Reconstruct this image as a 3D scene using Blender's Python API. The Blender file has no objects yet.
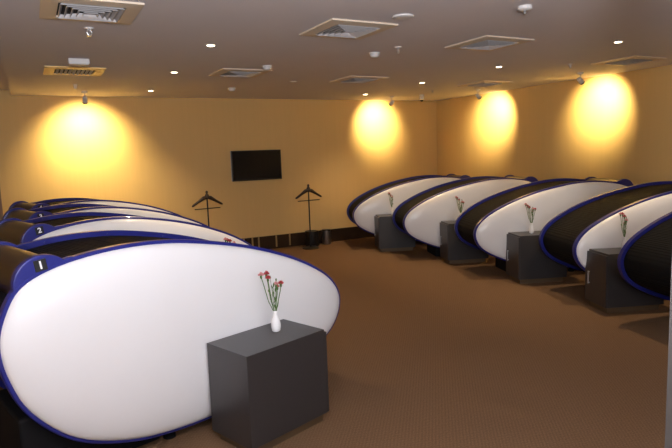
import bpy, bmesh, math, random
from mathutils import Vector, Matrix
random.seed(7)
S = bpy.context.scene
COL = S.collection
PI = math.pi

# ------------------------------------------------------------------ materials
def nodes(name):
    m = bpy.data.materials.new(name); m.use_nodes = True
    nt = m.node_tree
    return m, nt, nt.nodes['Principled BSDF']

def mat(name, col, rough=.5, metal=0., spec=.5, coat=0., bump=0., bscale=200., var=0., vscale=5.):
    m, nt, b = nodes(name)
    b.inputs['Base Color'].default_value = (*col, 1)
    b.inputs['Roughness'].default_value = rough
    b.inputs['Metallic'].default_value = metal
    b.inputs['Specular IOR Level'].default_value = spec
    b.inputs['Coat Weight'].default_value = coat
    tc = nt.nodes.new('ShaderNodeTexCoord')
    n = nt.nodes.new('ShaderNodeTexNoise'); n.inputs['Scale'].default_value = vscale
    n.inputs['Detail'].default_value = 4
    nt.links.new(tc.outputs['Object'], n.inputs['Vector'])
    mr = nt.nodes.new('ShaderNodeMapRange')
    mr.inputs['To Min'].default_value = 1 - max(var, .015); mr.inputs['To Max'].default_value = 1 + max(var, .015)
    nt.links.new(n.outputs['Fac'], mr.inputs['Value'])
    mx = nt.nodes.new('ShaderNodeMix'); mx.data_type = 'RGBA'; mx.blend_type = 'MULTIPLY'
    mx.inputs['Factor'].default_value = 1; mx.inputs['A'].default_value = (*col, 1)
    nt.links.new(mr.outputs['Result'], mx.inputs['B'])
    nt.links.new(mx.outputs['Result'], b.inputs['Base Color'])
    if bump:
        n2 = nt.nodes.new('ShaderNodeTexNoise'); n2.inputs['Scale'].default_value = bscale
        bp = nt.nodes.new('ShaderNodeBump'); bp.inputs['Strength'].default_value = bump
        bp.inputs['Distance'].default_value = .002
        nt.links.new(tc.outputs['Object'], n2.inputs['Vector'])
        nt.links.new(n2.outputs['Fac'], bp.inputs['Height']); nt.links.new(bp.outputs['Normal'], b.inputs['Normal'])
    return m

def emis(name, col, st):
    m, nt, b = nodes(name)
    b.inputs['Base Color'].default_value = (*col, 1)
    b.inputs['Emission Color'].default_value = (*col, 1)
    b.inputs['Emission Strength'].default_value = st
    return m

def slat_mat(name, col, per, axis=0, rough=.5):
    m, nt, b = nodes(name)
    b.inputs['Base Color'].default_value = (*col, 1); b.inputs['Roughness'].default_value = rough; b.inputs['Specular IOR Level'].default_value = .14
    tc = nt.nodes.new('ShaderNodeTexCoord')
    w = nt.nodes.new('ShaderNodeTexWave'); w.inputs['Scale'].default_value = per
    w.bands_direction = 'XYZ'[axis]
    nt.links.new(tc.outputs['Object'], w.inputs['Vector'])
    bp = nt.nodes.new('ShaderNodeBump'); bp.inputs['Strength'].default_value = .5; bp.inputs['Distance'].default_value = .004
    nt.links.new(w.outputs['Fac'], bp.inputs['Height']); nt.links.new(bp.outputs['Normal'], b.inputs['Normal'])
    return m

def wall_mat():
    m, nt, b = nodes('wall_vinyl')
    b.inputs['Roughness'].default_value = .62
    b.inputs['Specular IOR Level'].default_value = .3
    tc = nt.nodes.new('ShaderNodeTexCoord')
    mp = nt.nodes.new('ShaderNodeMapping'); mp.inputs['Scale'].default_value = (9, 9, .25)
    n = nt.nodes.new('ShaderNodeTexNoise'); n.inputs['Scale'].default_value = 3; n.inputs['Detail'].default_value = 5
    nt.links.new(tc.outputs['Object'], mp.inputs['Vector']); nt.links.new(mp.outputs['Vector'], n.inputs['Vector'])
    cr = nt.nodes.new('ShaderNodeValToRGB')
    cr.color_ramp.elements[0].position = .3; cr.color_ramp.elements[0].color = (.69, .465, .185, 1)
    cr.color_ramp.elements[1].position = .7; cr.color_ramp.elements[1].color = (.71, .48, .195, 1)
    nt.links.new(n.outputs['Fac'], cr.inputs['Fac']); nt.links.new(cr.outputs['Color'], b.inputs['Base Color'])
    n2 = nt.nodes.new('ShaderNodeTexNoise'); n2.inputs['Scale'].default_value = 90
    nt.links.new(tc.outputs['Object'], n2.inputs['Vector'])
    bp = nt.nodes.new('ShaderNodeBump'); bp.inputs['Strength'].default_value = .02
    nt.links.new(n2.outputs['Fac'], bp.inputs['Height']); nt.links.new(bp.outputs['Normal'], b.inputs['Normal'])
    return m

def carpet_mat():
    m, nt, b = nodes('woven_carpet')
    b.inputs['Roughness'].default_value = .95; b.inputs['Specular IOR Level'].default_value = .15
    tc = nt.nodes.new('ShaderNodeTexCoord')
    w1 = nt.nodes.new('ShaderNodeTexWave'); w1.inputs['Scale'].default_value = 22; w1.bands_direction = 'DIAGONAL'
    w1.inputs['Distortion'].default_value = 2.5; w1.inputs['Detail'].default_value = 2; w1.inputs['Detail Scale'].default_value = 8
    mp = nt.nodes.new('ShaderNodeMapping'); mp.inputs['Rotation'].default_value = (0, 0, 1.45)
    w2 = nt.nodes.new('ShaderNodeTexWave'); w2.inputs['Scale'].default_value = 22; w2.bands_direction = 'DIAGONAL'
    w2.inputs['Distortion'].default_value = 2.5; w2.inputs['Detail'].default_value = 2; w2.inputs['Detail Scale'].default_value = 8
    nt.links.new(tc.outputs['Object'], w1.inputs['Vector']); nt.links.new(tc.outputs['Object'], mp.inputs['Vector'])
    nt.links.new(mp.outputs['Vector'], w2.inputs['Vector'])
    mu = nt.nodes.new('ShaderNodeMath'); mu.operation = 'MULTIPLY'
    nt.links.new(w1.outputs['Fac'], mu.inputs[0]); nt.links.new(w2.outputs['Fac'], mu.inputs[1])
    n = nt.nodes.new('ShaderNodeTexNoise'); n.inputs['Scale'].default_value = 110; n.inputs['Detail'].default_value = 3
    nt.links.new(tc.outputs['Object'], n.inputs['Vector'])
    ad = nt.nodes.new('ShaderNodeMath'); ad.operation = 'MULTIPLY_ADD'; ad.inputs[1].default_value = .28
    nt.links.new(mu.outputs[0], ad.inputs[0]); 
    hf = nt.nodes.new('ShaderNodeMath'); hf.operation = 'MULTIPLY'; hf.inputs[1].default_value = .85
    nt.links.new(n.outputs['Fac'], hf.inputs[0]); nt.links.new(hf.outputs[0], ad.inputs[2])
    cr = nt.nodes.new('ShaderNodeValToRGB')
    cr.color_ramp.elements[0].position = .1; cr.color_ramp.elements[0].color = CARPET0
    cr.color_ramp.elements[1].position = .9; cr.color_ramp.elements[1].color = CARPET1
    nt.links.new(ad.outputs[0], cr.inputs['Fac']); nt.links.new(cr.outputs['Color'], b.inputs['Base Color'])
    bp = nt.nodes.new('ShaderNodeBump'); bp.inputs['Strength'].default_value = .5; bp.inputs['Distance'].default_value = .004
    nt.links.new(ad.outputs[0], bp.inputs['Height']); nt.links.new(bp.outputs['Normal'], b.inputs['Normal'])
    return m
CARPET0 = (.105, .059, .029, 1); CARPET1 = (.25, .145, .078, 1)

M = dict(
    wall=wall_mat(), carpet=carpet_mat(),
    ceiling=mat('ceiling_paint', (.74, .70, .71), .8, bump=.03, bscale=60),
    skirt=mat('dark_glossy_skirting', (.035, .02, .012), .22, coat=.4),
    strip=mat('skirting_reflection', (.42, .29, .12), .4, .5),
    white=mat('white_gelcoat', (.80, .79, .79), .32, coat=.25),
    blue=mat('blue_lacquer', (.015, .019, .175), .35, coat=.15),
    cover=slat_mat('black_slatted_cover', (.005, .005, .0055), 16, 0, .8),
    black=mat('black_underbody', (.006, .006, .007), .7, spec=.15),
    roller=mat('dark_roller_housing', (.022, .013, .008), .3, coat=.3),
    plate=mat('black_plate', (.01, .01, .01), .4),
    digit=mat('white_digit', (.85, .85, .85), .5),
    chrome=mat('brushed_chrome', (.7, .7, .7), .28, 1.),
    cab=mat('anthracite_laminate', (.030, .027, .028), .38, spec=.75, bump=.05, bscale=300),
    plinth=mat('brass_plinth', (.15, .10, .055), .45, .5),
    porcelain=mat('white_porcelain', (.85, .84, .83), .2, coat=.3),
    stem=mat('green_stem', (.09, .17, .04), .55, var=.2, vscale=30),
    petal=mat('red_pink_petal', (.50, .05, .06), .7, var=.5, vscale=90),
    petal2=mat('pale_pink_petal', (.75, .33, .33), .7, var=.3, vscale=90),
    tvblack=mat('tv_black_plastic', (.012, .010, .009), .35),
    screen=mat('tv_screen', (.010, .008, .007), .18),
    silver=mat('silver_plastic', (.45, .45, .46), .4, .3),
    vent=mat('painted_vent', (.74, .62, .48), .5), ventlit=mat('vent_lit_yellow', (.88, .62, .25), .45),  # yellow version: warm light on one grille, put into its frame colour
    ventdark=mat('vent_throat', (.03, .028, .027), .8),
    louver=mat('vent_louver_white', (.62, .60, .60), .45),
    plastic=mat('white_plastic', (.72, .70, .68), .45),
    darkmetal=mat('black_metal', (.02, .017, .015), .4, .3),
    wood=mat('dark_walnut', (.035, .02, .014), .45),
    steel=mat('steel_bin', (.32, .30, .28), .3, .9),
    pillar=mat('grey_pillar_paint', (.05, .044, .040), .6),
    door=mat('brown_door', (.22, .11, .045), .45),
    lamp=emis('downlight_glow', (1, .80, .52), 14),
    spotglow=emis('spot_glow', (1, .78, .45), 6),
)

# ------------------------------------------------------------------ helpers
def link(name, me, m=None, parent=None, smooth=False):
    o = bpy.data.objects.new(name, me); COL.objects.link(o)
    if m is not None: me.materials.append(m)
    if parent is not None: o.parent = parent
    if smooth:
        for p in me.polygons: p.use_smooth = True
    return o

def obj(name, bm, m, parent=None, smooth=False, bevel=0, auto=False):
    bmesh.ops.recalc_face_normals(bm, faces=bm.faces)
    me = bpy.data.meshes.new(name); bm.to_mesh(me); bm.free()
    o = link(name, me, m, parent, smooth)
    if bevel:
        b = o.modifiers.new('bevel', 'BEVEL'); b.width = bevel; b.segments = 3; b.limit_method = 'ANGLE'
        b.harden_normals = False
    if auto:
        e = o.modifiers.new('edge', 'EDGE_SPLIT'); e.split_angle = math.radians(38)
    return o

def box(bm, x0, x1, y0, y1, z0, z1):
    v = [bm.verts.new(p) for p in ((x0,y0,z0),(x1,y0,z0),(x1,y1,z0),(x0,y1,z0),(x0,y0,z1),(x1,y0,z1),(x1,y1,z1),(x0,y1,z1))]
    for f in ((3,2,1,0),(4,5,6,7),(0,1,5,4),(1,2,6,5),(2,3,7,6),(3,0,4,7)):
        bm.faces.new([v[i] for i in f])

def bxo(name, d, m, parent=None, bevel=0):
    bm = bmesh.new(); box(bm, *d); return obj(name, bm, m, parent, bevel=bevel)

def lathe(bm, prof, n=32, c=(0,0,0), axis='Z'):
    rings = []
    for r, z in prof:
        ring = []
        for i in range(n):
            a = 2*PI*i/n
            if axis == 'Z': p = (c[0]+r*math.cos(a), c[1]+r*math.sin(a), c[2]+z)
            elif axis == 'Y': p = (c[0]+r*math.cos(a), c[1]+z, c[2]+r*math.sin(a))
            else: p = (c[0]+z, c[1]+r*math.cos(a), c[2]+r*math.sin(a))
            ring.append(bm.verts.new(p))
        rings.append(ring)
    for a, b in zip(rings, rings[1:]):
        for i in range(n): bm.faces.new((a[i], a[(i+1)%n], b[(i+1)%n], b[i]))
    bm.faces.new(rings[0]); bm.faces.new(rings[-1][::-1])

def tube(bm, pts, r, n=8):
    pts = [Vector(p) for p in pts]; rings = []
    for i, p in enumerate(pts):
        t = (pts[min(i+1, len(pts)-1)] - pts[max(i-1, 0)]).normalized()
        a = t.cross(Vector((.13, .97, .2))).normalized() if abs(t.y) < .9 else t.cross(Vector((1, 0, 0))).normalized()
        b = t.cross(a); rr = r[i] if isinstance(r, (list, tuple)) else r
        rings.append([bm.verts.new(p + a*rr*math.cos(2*PI*k/n) + b*rr*math.sin(2*PI*k/n)) for k in range(n)])
    for A, B in zip(rings, rings[1:]):
        for k in range(n): bm.faces.new((A[k], A[(k+1)%n], B[(k+1)%n], B[k]))
    bm.faces.new(rings[0][::-1]); bm.faces.new(rings[-1])

def empty(name, loc, rz=0, label=None, cat=None, group=None):
    o = bpy.data.objects.new(name, None); COL.objects.link(o); o.empty_display_size = .1
    o.location = loc; o.rotation_euler = (0, 0, rz)
    return tag(o, label, cat, group)

def tag(o, label=None, cat=None, group=None, kind=None):
    if label: o['label'] = label
    if cat: o['category'] = cat
    if group: o['group'] = group
    if kind: o['kind'] = kind
    return o

def copy_tree(o, parent=None):
    c = o.copy(); COL.objects.link(c); c.parent = parent
    for ch in [x for x in ALL_CHILDREN(o)]: copy_tree(ch, c)
    return c
def ALL_CHILDREN(o): return [x for x in bpy.data.objects if x.parent == o]

def struct(name, bm, m):
    return tag(obj(name, bm, m), kind='structure')

# ------------------------------------------------------------------ room
CEIL = 2.7; YB = 9.66; XR = 7.62; XL = -.42; YF = -2.2
bm = bmesh.new(); box(bm, -3.2, XR+.1, YF, YB+.1, -.06, 0); struct('floor', bm, M['carpet'])
bm = bmesh.new(); box(bm, -.14, XR+.1, YF, YB+.1, CEIL, CEIL+.12); struct('ceiling', bm, M['ceiling'])
bm = bmesh.new(); box(bm, -3.2, -.14, YF, YB+.1, CEIL+.075, CEIL+.16); struct('ceiling_recess', bm, M['ceiling'])
bm = bmesh.new(); box(bm, -3.2, XR+.1, YB, YB+.12, 0, CEIL+.15); struct('wall_back', bm, M['wall'])
bm = bmesh.new(); box(bm, XR, XR+.12, YF, YB, 0, CEIL+.1); struct('wall_right', bm, M['wall'])
# left side: a short return of wall with a brown door by the heads of the pods
bm = bmesh.new(); box(bm, -3.2, -3.1, YF, YB, 0, CEIL+.15); struct('wall_left', bm, M['wall'])
bm = bmesh.new(); box(bm, -1.5, -.40, YB-.05, YB, 0, 2.05); struct('door_1', bm, M['door'])
# skirting
bm = bmesh.new(); box(bm, -.40, XR, YB-.02, YB-.001, 0, .245); sk = struct('baseboard_back', bm, M['skirt'])
bm = bmesh.new(); box(bm, XR-.02, XR-.001, YF, YB-.02, 0, .245); struct('baseboard_right', bm, M['skirt'])
for n_, x in enumerate((3.24, 3.40, 3.52, 3.86, 4.13)):  # golden reflections in the glossy skirting, modelled as thin tan strips
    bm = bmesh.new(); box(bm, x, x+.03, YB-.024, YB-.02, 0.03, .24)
    struct('reflection_strip_%d' % (n_+1), bm, M['strip'])

# ------------------------------------------------------------------ sleeping pod
CTRL = [(-1.095,.84),(-1.055,.995),(-.965,1.125),(-.78,1.203),(-.5,1.243),(-.2,1.24),(.1,1.195),(.4,1.125),(.68,1.03),(.91,.925),
        (1.10,.80),(1.20,.66),(1.195,.52),(1.10,.385),(.88,.26),(.55,.145),(.15,.085),(-.2,.083),(-.5,.13),(-.78,.25),(-.98,.455),(-1.07,.66)]
def spline(P, k=6):
    out = []; n = len(P)
    for i in range(n):
        a, b, c, d = P[i-1], P[i], P[(i+1)%n], P[(i+2)%n]
        for j in range(k):
            t = j/k
            out.append(tuple(.5*((2*b[q]) + (-a[q]+c[q])*t + (2*a[q]-5*b[q]+4*c[q]-d[q])*t*t + (-a[q]+3*b[q]-3*c[q]+d[q])*t**3) for q in (0, 1)))
    return out
RIM = spline(CTRL)
def inset(P, d):
    n = len(P); out = []
    for i in range(n):
        tx, tz = P[(i+1)%n][0]-P[i-1][0], P[(i+1)%n][1]-P[i-1][1]
        L = math.hypot(tx, tz); out.append((P[i][0]+tz/L*d, P[i][1]-tx/L*d))   # clockwise -> inward
    return out
CX, CZ = .02, .70
W = .78; H2 = W/2
def scale_in(P, t): return [(CX+(x-CX)*t, CZ+(z-CZ)*t) for x, z in P]

def loops_mesh(bm, loops, cap=True):
    vs = [[bm.verts.new(p) for p in L] for L in loops]
    n = len(vs[0])
    for A, B in zip(vs, vs[1:]):
        for i in range(n): bm.faces.new((A[i], A[(i+1)%n], B[(i+1)%n], B[i]))
    if cap:
        bm.faces.new(vs[-1])
    return vs

HUB = (-.848, 1.108); HR = .145
def make_pod(number=None):
    root = empty('sleeping_pod', (0, 0, 0))
    for s in (-1, 1):
        # blue rim: a rounded band, part outside, part inside
        bm = bmesh.new()
        sec = [(0, -.030), (.0, .012), (.006, .018), (.022, .018), (.030, .010), (.040, -.004), (.040, -.030)]
        loops = []
        for d, y in sec + [sec[0]]:
            loops.append([(x, s*(H2+y), z) for x, z in inset(RIM, d)])
        vs = [[bm.verts.new(p) for p in L] for L in loops[:-1]]; n = len(vs[0])
        for a in range(len(vs)):
            A, B = vs[a], vs[(a+1) % len(vs)]
            for i in range(n): bm.faces.new((A[i], A[(i+1)%n], B[(i+1)%n], B[i]))
        for k in (14, 22, 30, 38, 46):                  # small round rivets on the inner face
            x, z = inset(RIM, .022)[k]
            lathe(bm, [(.006, 0), (.006, .006), (.003, .008)], 10, (x, s*(H2-.030) - (0 if s > 0 else .0), z), 'Y') if s < 0 else lathe(bm, [(.003, -.008), (.006, -.006), (.006, 0)], 10, (x, s*(H2-.030), z), 'Y')
        obj('rim', bm, M['blue'], root, smooth=True, auto=True)
        # white bulged side shell
        bm = bmesh.new(); loops = []; b = .086; base = inset(RIM, .019)
        for t in (1., .997, .988, .97, .945, .91, .86, .8, .7, .55, .4, .25, .1):
            y = b*(1-t**3.4)**(1/2.3)
            loops.append([(x, s*(H2+.014+y), z) for x, z in scale_in(base, t)])
        loops.append([(x, s*(H2+.014+b), z) for x, z in scale_in(base, .03)])
        loops_mesh(bm, loops)
        obj('side_shell', bm, M['white'], root, smooth=True)
        # blue end cap of the roller housing
        pts = []
        for i in range(41):
            a = math.radians(248 - i*200/40)
            pts.append((HUB[0]+HR*math.cos(a), HUB[1]+HR*math.sin(a)))
        pts += [(-.72, 1.222), (-.64, 1.222), (-.54, 1.230), (-.58, 1.14), (-.70, 1.00)]
        bm = bmesh.new()
        A = [bm.verts.new((x, s*(H2-.030), z)) for x, z in pts]; B = [bm.verts.new((x, s*(H2+.016), z)) for x, z in pts]
        bm.faces.new(A); bm.faces.new(B[::-1]); n = len(pts)
        for i in range(n): bm.faces.new((A[i], A[(i+1)%n], B[(i+1)%n], B[i]))
        cap = obj('end_cap', bm, M['blue'], root, bevel=.006)
        bm = bmesh.new()
        q = [(.010, 0), (.014, .002), (.014, .005), (.009, .007)]
        lathe(bm, [(r, s*z) for r, z in q], 16, (-.92, s*(H2+.016), 1.115), 'Y')
        obj('lock', bm, M['chrome'], cap, smooth=True, auto=True)
    # slatted cover between the rims (top and foot)
    inner = inset(RIM, .036); n = len(inner)
    idx = list(range(15, 84)); cov = [inner[i % n] for i in idx]
    bm = bmesh.new(); pts = []
    for i in range(len(cov)-1):                          # slats: a shallow step at each joint
        (x0, z0), (x1, z1) = cov[i], cov[i+1]
        dx, dz = x1-x0, z1-z0; L = math.hypot(dx, dz) or 1; nx, nz = dz/L, -dx/L
        pts += [(x0, z0), (x0+dx*.12-nx*.0015, z0+dz*.12-nz*.0015), (x0+dx*.88-nx*.0015, z0+dz*.88-nz*.0015)]
    pts.append(cov[-1])
    outv = [[bm.verts.new((x, y, z)) for x, z in pts] for y in (-H2+.031, H2-.031)]
    low = [[bm.verts.new((CX+(x-CX)*.97, y, CZ+(z-CZ)*.97)) for x, z in pts] for y in (-H2+.031, H2-.031)]
    for i in range(len(pts)-1):
        bm.faces.new((outv[0][i], outv[0][i+1], outv[1][i+1], outv[1][i]))
        bm.faces.new((low[0][i], low[1][i], low[1][i+1], low[0][i+1]))
        for k in (0, 1): bm.faces.new((outv[k][i], low[k][i], low[k][i+1], outv[k][i+1]))
    for e in (0, -1): bm.faces.new((outv[0][e], outv[1][e], low[1][e], low[0][e]))
    obj('sliding_cover', bm, M['cover'], root)
    # underbody
    ub = [inner[i % n] for i in range(84, n+9)]
    bm = bmesh.new(); ub = ub + [(-.60, 1.10), (-.3, .9), (.5, .8)]
    A = [bm.verts.new((x, -H2+.03, z)) for x, z in ub]; B = [bm.verts.new((x, H2-.03, z)) for x, z in ub]
    bm.faces.new(A); bm.faces.new(B[::-1])
    for i in range(len(ub)): bm.faces.new((A[i], A[(i+1)%len(ub)], B[(i+1)%len(ub)], B[i]))
    obj('underbody', bm, M['black'], root)
    # roller housing
    bm = bmesh.new(); lathe(bm, [(.13, -H2+.03), (.13, H2-.03)], 48, (HUB[0], 0, HUB[1]-.003), 'Y')
    obj('roller_housing', bm, M['roller'], root, smooth=True, auto=True)
    # black base and feet
    bxo('pedestal', (-1.0, -.24, -.27, .27, 0, .40), M['black'], root, bevel=.02)  # head pedestal, lengthened headward so its black stands in for shadowed floor
    bxo('pedestal', (.22, .66, -.26, .26, 0, .34), M['black'], root, bevel=.02)
    for x in (-.19,):
        for y in (-.28, .28):
            bm = bmesh.new(); lathe(bm, [(.038, 0), (.038, .02), (.024, .03), (.024, .30)], 16, (x, y, 0))
            obj('foot', bm, M['black'], root)
    if number:
        p = bxo('number_plate', (-.029, .029, -.0025, .0025, -.029, .029), M['plate'], root, bevel=.001)
        p.location = (-.862, -(H2+.0187), 1.203); p.rotation_euler = (0, math.radians(-8), 0)
        cu = bpy.data.curves.new('digit', 'FONT'); cu.body = number; cu.size = .054; cu.align_x = 'CENTER'; cu.align_y = 'CENTER'
        cu.extrude = .0008; cu.offset = .0016
        to = bpy.data.objects.new('tmp', cu); COL.objects.link(to)
        dg = bpy.context.evaluated_depsgraph_get(); me = bpy.data.meshes.new_from_object(to.evaluated_get(dg))
        bpy.data.objects.remove(to)
        me.name = 'digit'; me.materials.clear()
        d = link('digit', me, M['digit'], p); d.location = (0, -.0035, 0); d.rotation_euler = (PI/2, 0, 0)
        d['label'] = 'white number %s' % number
    return root

YAW_L = math.radians(18.7); YAW_P = math.radians(16.4); YAW_R = math.radians(180-21.5)
def place(o, rimx, rimy, yaw, foot=False):
    """rimx, rimy: middle of the near (camera-side) rim plane, or its foot-end tip."""
    U = Vector((math.cos(yaw), math.sin(yaw), 0)); near = -1 if yaw < 1 else 1
    V = Vector((-U.y, U.x, 0))
    c = Vector((rimx, rimy, 0)) - V*near*H2
    if foot: c -= U*1.17
    o.location = c; o.rotation_euler = (0, 0, yaw)

left_lab = ['white and blue sleeping pod numbered 1, nearest on the left, behind the grey cabinet',
            'white and blue sleeping pod numbered 2, second in the left row, just behind pod 1',
            'white and blue sleeping pod numbered 3, third in the left row, just above pod 2',
            'white and blue sleeping pod, farthest of the left row, nearest the back wall']
kx, ky = .9566, 2.8982
UL = Vector((math.cos(YAW_L), math.sin(YAW_L), 0)); VL = Vector((-UL.y, UL.x, 0))
LY = [(0, 0), (.02, 1.66), (.05, 2.93), (.07, 4.16)]
pod_l = []
for i, (dx, dy) in enumerate(LY):
    p = make_pod(str(i+1))
    q = Vector((kx+dx, ky+dy, 0)) + VL*.507 + UL*.035
    place(p, q.x, q.y, YAW_P)
    tag(p, left_lab[i], 'sleeping pod', 'sleeping pods in the left row'); pod_l.append(p)

right_lab = ['white sleeping pod farthest in the right row, beside the back wall',
             'white sleeping pod second from the back wall in the right row',
             'white sleeping pod in the middle of the right row of five',
             'white sleeping pod in the right row, second nearest, cut off by the right edge',
             'sleeping pod nearest on the right, only its black blue-rimmed foot end in view']
RF = [(4.99, 8.66), (5.05, 7.20), (5.03, 5.58), (5.03, 4.04), (4.64, 2.636)]
proto = make_pod()
for i, (x, y) in enumerate(RF):
    p = proto if i == 0 else copy_tree(proto)
    place(p, x, y, math.radians(165) if i == 4 else YAW_R, True)
    p.scale.z = .977
    tag(p, right_lab[i], 'sleeping pod', 'sleeping pods in the right row')

# ------------------------------------------------------------------ cabinets (local x -> door end at the aisle)
CW, CD, CH = .63, .382, .607
def make_cabinet():
    r = empty('bedside_cabinet', (0, 0, 0))
    bxo('body', (-CW/2, CW/2-.02, -CD/2, CD/2, .06, CH), M['cab'], r, bevel=.0025)
    d = bxo('door', (CW/2-.019, CW/2, -CD/2+.001, CD/2-.001, .062, CH-.02), M['cab'], r, bevel=.002)
    bm = bmesh.new(); ys = -CD/2+.085
    box(bm, CW/2+.012, CW/2+.02, ys-.006, ys+.006, .25, .385)
    box(bm, CW/2, CW/2+.014, ys-.004, ys+.004, .255, .265); box(bm, CW/2, CW/2+.014, ys-.004, ys+.004, .37, .38)
    obj('handle', bm, M['silver'], d, bevel=.001)
    bxo('plinth', (-CW/2+.035, CW/2-.035, -CD/2+.03, CD/2-.03, 0, .06), M['plinth'], r)
    return r
cab0 = make_cabinet()
first = [True]
def cabinet(fx, fy, yaw, lab, grp, side):
    """fx, fy = camera-side corner at the end facing the viewer."""
    o = cab0 if first[0] else copy_tree(cab0); first[0] = False
    U = Vector((math.cos(yaw), math.sin(yaw), 0)); V = Vector((-U.y, U.x, 0))
    if side == 'L': c = Vector((fx, fy, 0)) + U*CW/2 + V*CD/2
    else: c = Vector((fx, fy, 0)) - U*CW/2 - V*CD/2
    o.location = c; o.rotation_euler = (0, 0, yaw)
    return tag(o, lab, 'cabinet', grp)
cabinet(kx, ky, YAW_L, 'dark grey cabinet nearest in the room, in front of white pod 1', 'bedside cabinets of the left row', 'L')
cabinet(kx+.15, ky+1.61, YAW_L, 'dark grey cabinet hidden between pod 1 and pod 2, flowers on it', 'bedside cabinets of the left row', 'L')
RC = [(5.10, 8.06), (5.33, 6.54), (5.205, 5.03), (4.95, 3.63)]
rl = ['dark grey cabinet farthest on the right, before the pod at the back wall',
      'dark grey cabinet second from the back wall in the right row',
      'dark grey cabinet in front of the middle white pod of the right row',
      'dark grey cabinet nearest on the right, partly behind the frontmost pod']
for (x, y), l in zip(RC, rl): cabinet(x, y, YAW_R, l, 'bedside cabinets of the right row', 'R')

# ------------------------------------------------------------------ vases and carnations
def make_vase():
    bm = bmesh.new()
    lathe(bm, [(.022, 0), (.027, .006), (.031, .03), (.0305, .05), (.024, .08), (.0155, .102), (.0135, .118), (.0155, .132),
               (.0135, .132), (.011, .118), (.013, .10), (.02, .07), (.02, .02)], 32)
    o = obj('bud_vase', bm, M['porcelain'], smooth=True); return o

def bloom(bm, c, r, rnd):
    c = Vector(c)
    for L in range(4):
        n = 18; rr = r*(1-.2*L); h = r*(.15+.22*L)
        ctr = bm.verts.new(c + Vector((0, 0, h-r*.35)))
        ring = [bm.verts.new(c + Vector((math.cos(2*PI*k/n)*rr*rnd.uniform(.8, 1.1), math.sin(2*PI*k/n)*rr*rnd.uniform(.8, 1.1), h+rnd.uniform(-.25, .3)*r))) for k in range(n)]
        for k in range(n): bm.faces.new((ctr, ring[k], ring[(k+1) % n]))

def make_spray(seed, spread=1., heads=6):
    rnd = random.Random(seed)
    r = empty('carnation_spray', (0, 0, 0))
    ends = [(-.074, .0, .362), (-.050, .014, .356), (-.033, -.006, .335), (.011, -.01, .305), (.038, .01, .29), (.018, .02, .275)][:heads]
    for i, e in enumerate(ends):
        e = Vector((e[0]*spread + rnd.uniform(-.006, .006), e[1] + rnd.uniform(-.012, .012), e[2] + rnd.uniform(-.012, .012)))
        pts = [(rnd.uniform(-.004, .004), rnd.uniform(-.004, .004), .03), (e.x*.15, e.y*.15, .13), (e.x*.5, e.y*.5, .19), (e.x*.88, e.y*.9, e.z-.045), (e.x, e.y, e.z-.01)]
        bm = bmesh.new(); tube(bm, pts, .0025, 6)
        lathe(bm, [(.002, -.024), (.0065, -.018), (.0075, -.004), (.006, .0)], 8, tuple(e))
        st = obj('stem', bm, M['stem'], r, smooth=True)
        bm = bmesh.new(); bloom(bm, e, .020 if i < 5 else .014, rnd)
        obj('flower', bm, M['petal'] if i % 3 else M['petal2'], r)
    for k in range(3):                                       # buds on short side stems
        bx, bz = (-.022, .335) if k == 0 else ((.014, .318) if k == 1 else (-.035, .25))
        bm = bmesh.new(); tube(bm, [(bx*.3, 0, .17), (bx*.8, .006, bz-.05), (bx, .006, bz)], .0011, 5)
        lathe(bm, [(.001, -.002), (.0045, .004), (.0045, .012), (.001, .018)], 8, (bx, .006, bz))
        obj('bud', bm, M['stem'], r, smooth=True)
    for k in range(11):                                       # narrow leaves
        a = rnd.uniform(0, 2*PI); z0 = .13 + .015*k; L = rnd.uniform(.04, .06)
        b = Vector((rnd.uniform(-.008, .008), rnd.uniform(-.005, .005), z0)); d = Vector((math.cos(a)*.5, math.sin(a)*.5, .8)).normalized()
        w = d.cross(Vector((0, 0, 1))).normalized()*.0055; m_ = b+d*L*.5
        t = Vector((0, 0, .0012)).cross(w).normalized()*.0008
        bm = bmesh.new()
        V8 = [bm.verts.new(p) for p in (b-w*.3, m_-w, b+d*L, m_+w, b+w*.3)]; V9 = [bm.verts.new(v.co+t) for v in V8]
        bm.faces.new(V8); bm.faces.new(V9[::-1])
        for i in range(5): bm.faces.new((V8[i], V9[i], V9[(i+1)%5], V8[(i+1)%5]))
        obj('leaf', bm, M['stem'], r)
    return r
vase0 = make_vase(); vfirst = [True]
def flowers(x, y, where, seed, rz, grp='vases of flowers', sc=1., sp=1., heads=6):
    v = vase0 if vfirst[0] else vase0.copy()
    if not vfirst[0]: COL.objects.link(v)
    vfirst[0] = False
    v.location = (x, y, CH+.0005)
    tag(v, 'white bud vase ' + where, 'vase', 'bud vases on the cabinets')
    s = make_spray(seed, sp, heads); s.location = (x, y, CH+.0008); s.rotation_euler = (0, 0, rz); s.scale = (sc, sc, sc)
    tag(s, 'carnation spray in the vase ' + where, 'flowers', 'carnation sprays on the cabinets')
RZ = -.489
flowers(1.27, 3.235, 'on the nearest grey cabinet by pod 1', 3, RZ)
flowers(1.56, 4.92, 'between pod 1 and pod 2, tips over the blue rim', 4, RZ+.6)
flowers(5.45, 8.16, 'on the farthest cabinet of the right row', 5, RZ, sp=.8, heads=4)
flowers(5.66, 6.62, 'on the second right-hand cabinet from the back wall', 11, RZ)
flowers(5.50, 5.10, 'on the cabinet before the middle right-hand pod', 12, RZ)
flowers(5.32, 3.70, 'on the nearest right-hand cabinet', 13, RZ, sp=.6)

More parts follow.
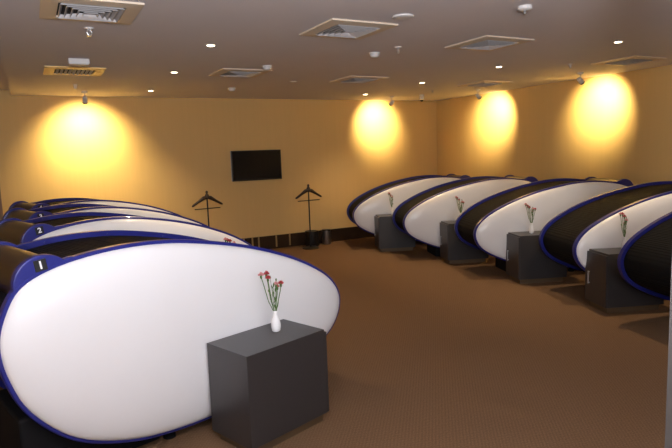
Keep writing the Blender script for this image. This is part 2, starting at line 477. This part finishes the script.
# ------------------------------------------------------------------ television
t = empty('television', (3.56, YB, 1.535), 0, 'flat black wall television with thin frame on the tan back wall', 'television')
tv = bxo('casing', (-.465, .465, -.075, -.03, -.265, .265), M['tvblack'], t, bevel=.006)
bxo('side_band', (-.468, -.452, -.06, -.028, -.262, .262), M['silver'], t)
bxo('screen', (-.445, .445, -.0765, -.0745, -.24, .25), M['screen'], t)
bxo('wall_bracket', (-.2, .2, -.03, 0, -.15, .15), M['darkmetal'], t)

# ------------------------------------------------------------------ valet stands
def valet(x, y, rz, lab):
    r = empty('valet_stand', (x, y, 0), rz, lab, 'coat stand', 'valet stands by the back wall')
    bm = bmesh.new(); lathe(bm, [(.15, 0), (.15, .015), (.13, .028), (.02, .034)], 40); obj('base', bm, M['darkmetal'], r, smooth=True, auto=True)
    bm = bmesh.new(); lathe(bm, [(.012, .03), (.012, 1.06)], 16); obj('pole', bm, M['darkmetal'], r, smooth=True, auto=True)
    bm = bmesh.new()
    for s in (-1, 1):
        tube(bm, [(0, 0, 1.06), (s*.06, 0, 1.045), (s*.15, 0, .99), (s*.24, .0, .935), (s*.262, 0, .925)], [.03, .032, .021, .018, .012], 12)
    obj('hanger', bm, M['wood'], r, smooth=True)
    bm = bmesh.new(); lathe(bm, [(.035, 1.03), (.045, 1.05), (.03, 1.10), (.016, 1.115), (.022, 1.135), (.018, 1.155), (.006, 1.165)], 20)
    obj('finial', bm, M['wood'], r, smooth=True)
    bm = bmesh.new(); tube(bm, [(-.22, 0, .872), (.22, 0, .872)], .008, 8); obj('trouser_bar', bm, M['darkmetal'], r, smooth=True)
    return r
valet(2.52, 9.2, .1, 'dark valet stand with wooden hanger left of the television, base hidden by pods')
valet(4.37, 9.22, .05, 'dark valet stand with wooden hanger right of the television, in front of the bins')
def bin_(x, y, r_, h, m, lab):
    o = empty('waste_bin', (x, y, 0), 0, lab, 'bin')
    bm = bmesh.new(); lathe(bm, [(r_*.96, 0), (r_, .01), (r_, h), (r_*.93, h), (r_*.9, .02)], 40); obj('body', bm, m, o, smooth=True, auto=True)
    bm = bmesh.new(); lathe(bm, [(r_*1.02, h-.012), (r_*1.02, h+.006), (r_*.94, h+.006)], 40); obj('rim', bm, M['darkmetal'], o, smooth=True, auto=True)
bin_(4.52, 9.46, .125, .275, M['darkmetal'], 'round black waste bin behind the right valet stand')
bin_(4.83, 9.48, .085, .27, M['steel'], 'slim steel waste bin against the skirting, right of the black bin')

# ------------------------------------------------------------------ ceiling air diffusers
def diffuser(x, y, lab, bars=False):
    r = empty('ceiling_vent', (x, y, CEIL), 0, lab, 'vent', 'square ceiling vents')
    o_, i_ = .2975, .20
    bm = bmesh.new()
    A = [bm.verts.new((sx*o_, sy*o_, -.012)) for sx, sy in ((-1,-1),(1,-1),(1,1),(-1,1))]
    A0 = [bm.verts.new((sx*o_, sy*o_, 0)) for sx, sy in ((-1,-1),(1,-1),(1,1),(-1,1))]
    B = [bm.verts.new((sx*i_, sy*i_, -.018)) for sx, sy in ((-1,-1),(1,-1),(1,1),(-1,1))]
    B0 = [bm.verts.new((sx*i_, sy*i_, 0)) for sx, sy in ((-1,-1),(1,-1),(1,1),(-1,1))]
    for k in range(4):
        j = (k+1) % 4
        bm.faces.new((A[k], A[j], B[j], B[k])); bm.faces.new((A0[k], A0[j], A[j], A[k])); bm.faces.new((B[k], B[j], B0[j], B0[k])); bm.faces.new((A0[j], A0[k], B0[k], B0[j]))
    obj('frame', bm, M['ventlit' if bars else 'vent'], r)
    bxo('throat', (-.2, .2, -.2, .2, -.003, -.0008), M['ventdark'], r)
    if not bars:
        for k in range(5):
            a = .192-.036*k; b = a-.020; zo = -.003-.002*k
            bm = bmesh.new()
            L = []
            for hh, zz in ((a, zo-.022), (b, zo), (b-.002, zo), (a-.004, zo-.023)):
                L.append([bm.verts.new((sx*hh, sy*hh, zz-.0)) for sx, sy in ((-1,-1),(1,-1),(1,1),(-1,1))])
            for q in range(4):
                P, Q = L[q], L[(q+1) % 4]
                for k2 in range(4): bm.faces.new((P[k2], P[(k2+1)%4], Q[(k2+1)%4], Q[k2]))
            obj('louver_ring', bm, M['louver'], r)
    else:
        for k in range(9):
            x0 = -.168+.042*k
            bm = bmesh.new()
            v = [bm.verts.new(p) for p in ((x0-.009, -.19, -.004), (x0+.007, -.19, -.024), (x0+.009, -.19, -.022), (x0-.006, -.19, -.004), (x0-.009, .19, -.004), (x0+.007, .19, -.024), (x0+.009, .19, -.022), (x0-.006, .19, -.004))]
            for f in ((0,1,2,3),(7,6,5,4),(0,4,5,1),(1,5,6,2),(2,6,7,3),(3,7,4,0)): bm.faces.new([v[i] for i in f])
            obj('blade', bm, M['louver'], r)
diffuser(.45, 4.21, 'square ceiling vent at top left, nearest over pod 1')
diffuser(2.39, 4.17, 'square ceiling vent with open louvers at top centre')
diffuser(4.02, 4.28, 'square ceiling vent right of centre near the ceiling sprinkler')
diffuser(6.62, 4.62, 'square ceiling vent beside the right wall above the nearest wall spotlight')
diffuser(.53, 6.99, 'yellow-lit square ceiling grille with straight blades near the left wall spotlight', True)
diffuser(2.33, 6.70, 'square ceiling vent above the television, between two smoke detectors')
diffuser(4.12, 6.92, 'square ceiling vent in front of the spotlight on the right of the back wall')
diffuser(6.42, 6.92, 'square ceiling vent beside the farther right-wall spotlight')

# ------------------------------------------------------------------ downlights, detectors, sprinklers
def lightsrc(name, typ, loc, energy, col, **kw):
    l = bpy.data.lights.new(name, typ); l.energy = energy; l.color = col
    for k, v in kw.items(): setattr(l, k, v)
    o = bpy.data.objects.new(name, l); COL.objects.link(o); o.location = loc; return o
def downlight(x, y, lab, on=True):
    r = empty('downlight', (x, y, CEIL), 0, lab, 'ceiling light', 'recessed downlights')
    bm = bmesh.new(); lathe(bm, [(.046, 0), (.05, -.004), (.044, -.008), (.034, -.004)], 32); obj('bezel', bm, M['plastic'], r, smooth=True)
    bm = bmesh.new(); lathe(bm, [(.001, -.0085), (.033, -.0085), (.033, -.005)], 24); obj('lamp', bm, M['lamp'] if on else M['plastic'], r)
    if on:
        l = lightsrc('downlight_beam', 'SPOT', (0, 0, -.02), DL, (1, .74, .45), spot_size=math.radians(100), spot_blend=.9, shadow_soft_size=.03); l.parent = r
DL = 92
for x, y, n_ in ((1.53, 5.14, 'nearest of the three over the left row'), (1.58, 6.83, 'middle of the three over the left row'),
                (1.66, 8.72, 'farthest of the three over the left row'), (5.28, 3.80, 'nearest over the right row'),
                (5.29, 5.45, 'second nearest over the right row'), (5.29, 7.04, 'third over the right row'), (5.28, 8.66, 'farthest over the right row, by the back wall')):
    downlight(x, y, 'glowing recessed downlight, ' + n_)
downlight(3.32, 7.34, 'small unlit recessed downlight between the television and the far vent', False)

def detector(x, y, lab, r_=.055, h=.045):
    r = empty('smoke_detector', (x, y, CEIL), 0, lab, 'smoke detector', 'ceiling smoke detectors')
    bm = bmesh.new(); lathe(bm, [(r_, 0), (r_, -.014)], 32); obj('mount', bm, M['plastic'], r, smooth=True, auto=True)
    bm = bmesh.new(); lathe(bm, [(r_*.86, -.014), (r_*.86, -.03), (r_*.6, -h), (r_*.2, -h-.004)], 32); obj('head', bm, M['plastic'], r, smooth=True)
detector(2.46, 6.14, 'round white smoke detector beside the vent above the television')
detector(3.21, 5.06, 'round white smoke detector in the middle of the ceiling')
detector(2.72, 8.21, 'small round detector near the back wall left of the television')
def sprinkler(x, y, lab, sc=1.):
    r = empty('sprinkler', (x, y, CEIL), 0, lab, 'sprinkler', 'ceiling sprinklers'); r.scale = (sc, sc, sc)
    bm = bmesh.new(); lathe(bm, [(.035, 0), (.03, -.008), (.012, -.012)], 24); obj('escutcheon', bm, M['plastic'], r, smooth=True)
    bm = bmesh.new(); lathe(bm, [(.008, -.01), (.008, -.045), (.005, -.05), (.005, -.06)], 12)
    for s in (-1, 1): tube(bm, [(s*.008, 0, -.012), (s*.018, 0, -.035), (s*.004, 0, -.058)], .003, 6)
    obj('nozzle', bm, M['chrome'], r)
    bm = bmesh.new(); lathe(bm, [(.018, -.060), (.018, -.063)], 16); obj('deflector', bm, M['chrome'], r)
sprinkler(.49, 4.76, 'small sprinkler head just behind the nearest left vent')
sprinkler(3.26, 4.71, 'small sprinkler head between the central vents')
sprinkler(.62, 8.2, 'small sprinkler head in front of the left wall spotlight', .9)
sprinkler(6.08, 5.03, 'small sprinkler head in front of the nearest right wall spotlight', .9)
sprinkler(6.15, 7.9, 'small sprinkler head near the corner of the back and right walls', .8)
r = empty('sprinkler', (3.25, 3.09, CEIL), 0, 'white round sprinkler with metal tip at the top right of the ceiling', 'sprinkler')
bm = bmesh.new(); lathe(bm, [(.05, 0), (.052, -.022), (.04, -.03), (.012, -.032)], 32); obj('escutcheon', bm, M['plastic'], r, smooth=True, auto=True)
bm = bmesh.new(); lathe(bm, [(.01, -.03), (.01, -.045), (.014, -.05), (.006, -.056)], 16); obj('nozzle', bm, M['chrome'], r, smooth=True)
r = empty('ceiling_speaker', (2.57, 3.64, CEIL), 0, 'flat round white ceiling speaker behind the central vent', 'speaker')
bm = bmesh.new(); lathe(bm, [(.078, 0), (.082, -.008), (.07, -.014), (.064, -.010)], 40); obj('ring', bm, M['plastic'], r, smooth=True)
bm = bmesh.new(); lathe(bm, [(.063, -.004), (.063, -.011), (.04, -.0125), (.002, -.013)], 40); obj('grille', bm, M['plastic'], r, smooth=True)
r = empty('emergency_light', (.52, 6.22, CEIL), 0, 'small white box on the ceiling in front of the yellow-lit grille', 'box')
bxo('housing', (-.095, .095, -.06, .06, -.05, 0), M['plastic'], r, bevel=.006)
bxo('lens', (-.088, .088, -.055, .055, -.056, -.0495), M['plastic'], r, bevel=.002)

# wall spotlights
def aim(o, d): o.rotation_euler = Vector(d).to_track_quat('-Z', 'Y').to_euler()
def wallspot(x, y, tgt, lab, e, size=92, on=True, blend=1):
    r = empty('spotlight', (x, y, CEIL), 0, lab, 'spotlight', 'ceiling spotlights washing the walls')
    bm = bmesh.new(); lathe(bm, [(.042, 0), (.042, -.02), (.02, -.026)], 24); obj('mount', bm, M['plastic'], r, smooth=True, auto=True)
    bm = bmesh.new(); lathe(bm, [(.007, -.02), (.007, -.08)], 10); obj('arm', bm, M['plastic'], r, smooth=True)
    d = (Vector(tgt) - Vector((x, y, CEIL-.11))).normalized()
    bm = bmesh.new(); lathe(bm, [(.02, .05), (.031, .04), (.034, -.05), (.030, -.052)], 24)
    h = obj('head', bm, M['plastic'], r, smooth=True, auto=True)
    h.location = (0, 0, -.11); aim(h, d)
    bm = bmesh.new(); lathe(bm, [(.035, -.042), (.036, -.062), (.029, -.062), (.026, -.053)], 24); obj('bezel', bm, M['darkmetal'], h, smooth=True, auto=True)
    bm = bmesh.new(); lathe(bm, [(.028, -.0535), (.028, -.056)], 20); obj('lens', bm, M['spotglow'] if on else M['plastic'], h)
    if on:
        l = lightsrc('spotlight_beam', 'SPOT', (0, 0, -.07), e, (1, .80, .38), spot_size=math.radians(size), spot_blend=blend, shadow_soft_size=.03)
        l.parent = h
    return r
SP = 230
wallspot(.79, 8.98, (.81, YB, 1.98), 'small white ceiling spotlight washing the left part of the back wall', SP, 112, blend=1)
wallspot(6.03, 8.95, (6.12, YB, 2.27), 'small white ceiling spotlight lighting the back wall near the corner', SP)
wallspot(6.95, 7.66, (XR, 7.92, 2.27), 'small white ceiling spotlight farther along the right wall', SP)
wallspot(6.95, 5.58, (XR, 5.72, 2.27), 'small white ceiling spotlight nearest along the right wall', SP)
r = empty('security_camera', (6.45, 8.60, CEIL), 0, 'small white camera with dark lens at the corner of back and right walls', 'camera')
bm = bmesh.new(); lathe(bm, [(.04, 0), (.04, -.03), (.012, -.04), (.012, -.06)], 24); obj('mount', bm, M['plastic'], r, smooth=True, auto=True)
bm = bmesh.new(); lathe(bm, [(.045, -.05), (.048, -.075), (.03, -.095)], 24); b_ = obj('housing', bm, M['plastic'], r, smooth=True, auto=True)
bm = bmesh.new(); lathe(bm, [(.03, -.09), (.026, -.112), (.012, -.122)], 24); obj('lens', bm, M['darkmetal'], r, smooth=True)

# near grey pillar at the right edge
bm = bmesh.new(); box(bm, 0, .10, 0, .08, 0, CEIL)
pl = struct('wall_pillar', bm, M['pillar'])
d_ = Vector((.93769, .566943, 0)).normalized()
pl.location = d_*1.45 + Vector((d_.y, -d_.x, 0))*.002; pl.rotation_euler = (0, 0, math.atan2(d_.y, d_.x)-PI/2+ .0); 

# ------------------------------------------------------------------ ambient light: neutral fill panel added unseen behind the camera, and bounce flash
e = lightsrc('added_front_fill', 'AREA', (1.2, -1.6, 1.75), 62, (.93, .93, .96), shape='RECTANGLE', size=1.8, size_y=1.4)
aim(e, (.25, 1, .15))
f = lightsrc('camera_bounce_flash', 'AREA', (-.12, -.35, 1.95), 280, (.90, .92, 1.0), shape='DISK', size=.25)
aim(f, (.25, .5, 1))
w = bpy.data.worlds.new('World'); S.world = w; w.use_nodes = True
w.node_tree.nodes['Background'].inputs['Color'].default_value = (1, .86, .7, 1)
w.node_tree.nodes['Background'].inputs['Strength'].default_value = .02

# ------------------------------------------------------------------ camera
F_, P_, RO, HC, A_ = 568.46, .1242, .0364, 1.7, .4889
fw = Vector((math.sin(A_)*math.cos(P_), math.cos(A_)*math.cos(P_), -math.sin(P_)))
rt = Vector((math.cos(A_), -math.sin(A_), 0)); up = rt.cross(fw)
r2 = rt*math.cos(RO) - up*math.sin(RO); u2 = rt*math.sin(RO) + up*math.cos(RO)
cam = bpy.data.cameras.new('Camera'); co = bpy.data.objects.new('Camera', cam); COL.objects.link(co)
cam.sensor_width = 36; cam.lens = F_/672*36; cam.clip_start = .05
mtx = Matrix((r2, u2, -fw)).transposed().to_4x4(); mtx.translation = Vector((0, 0, HC)); co.matrix_world = mtx
S.camera = co
S.view_settings.view_transform = 'Standard'; S.view_settings.look = 'None'
S.view_settings.exposure = 0.0; S.view_settings.gamma = 1; S.view_settings.use_curve_mapping = False
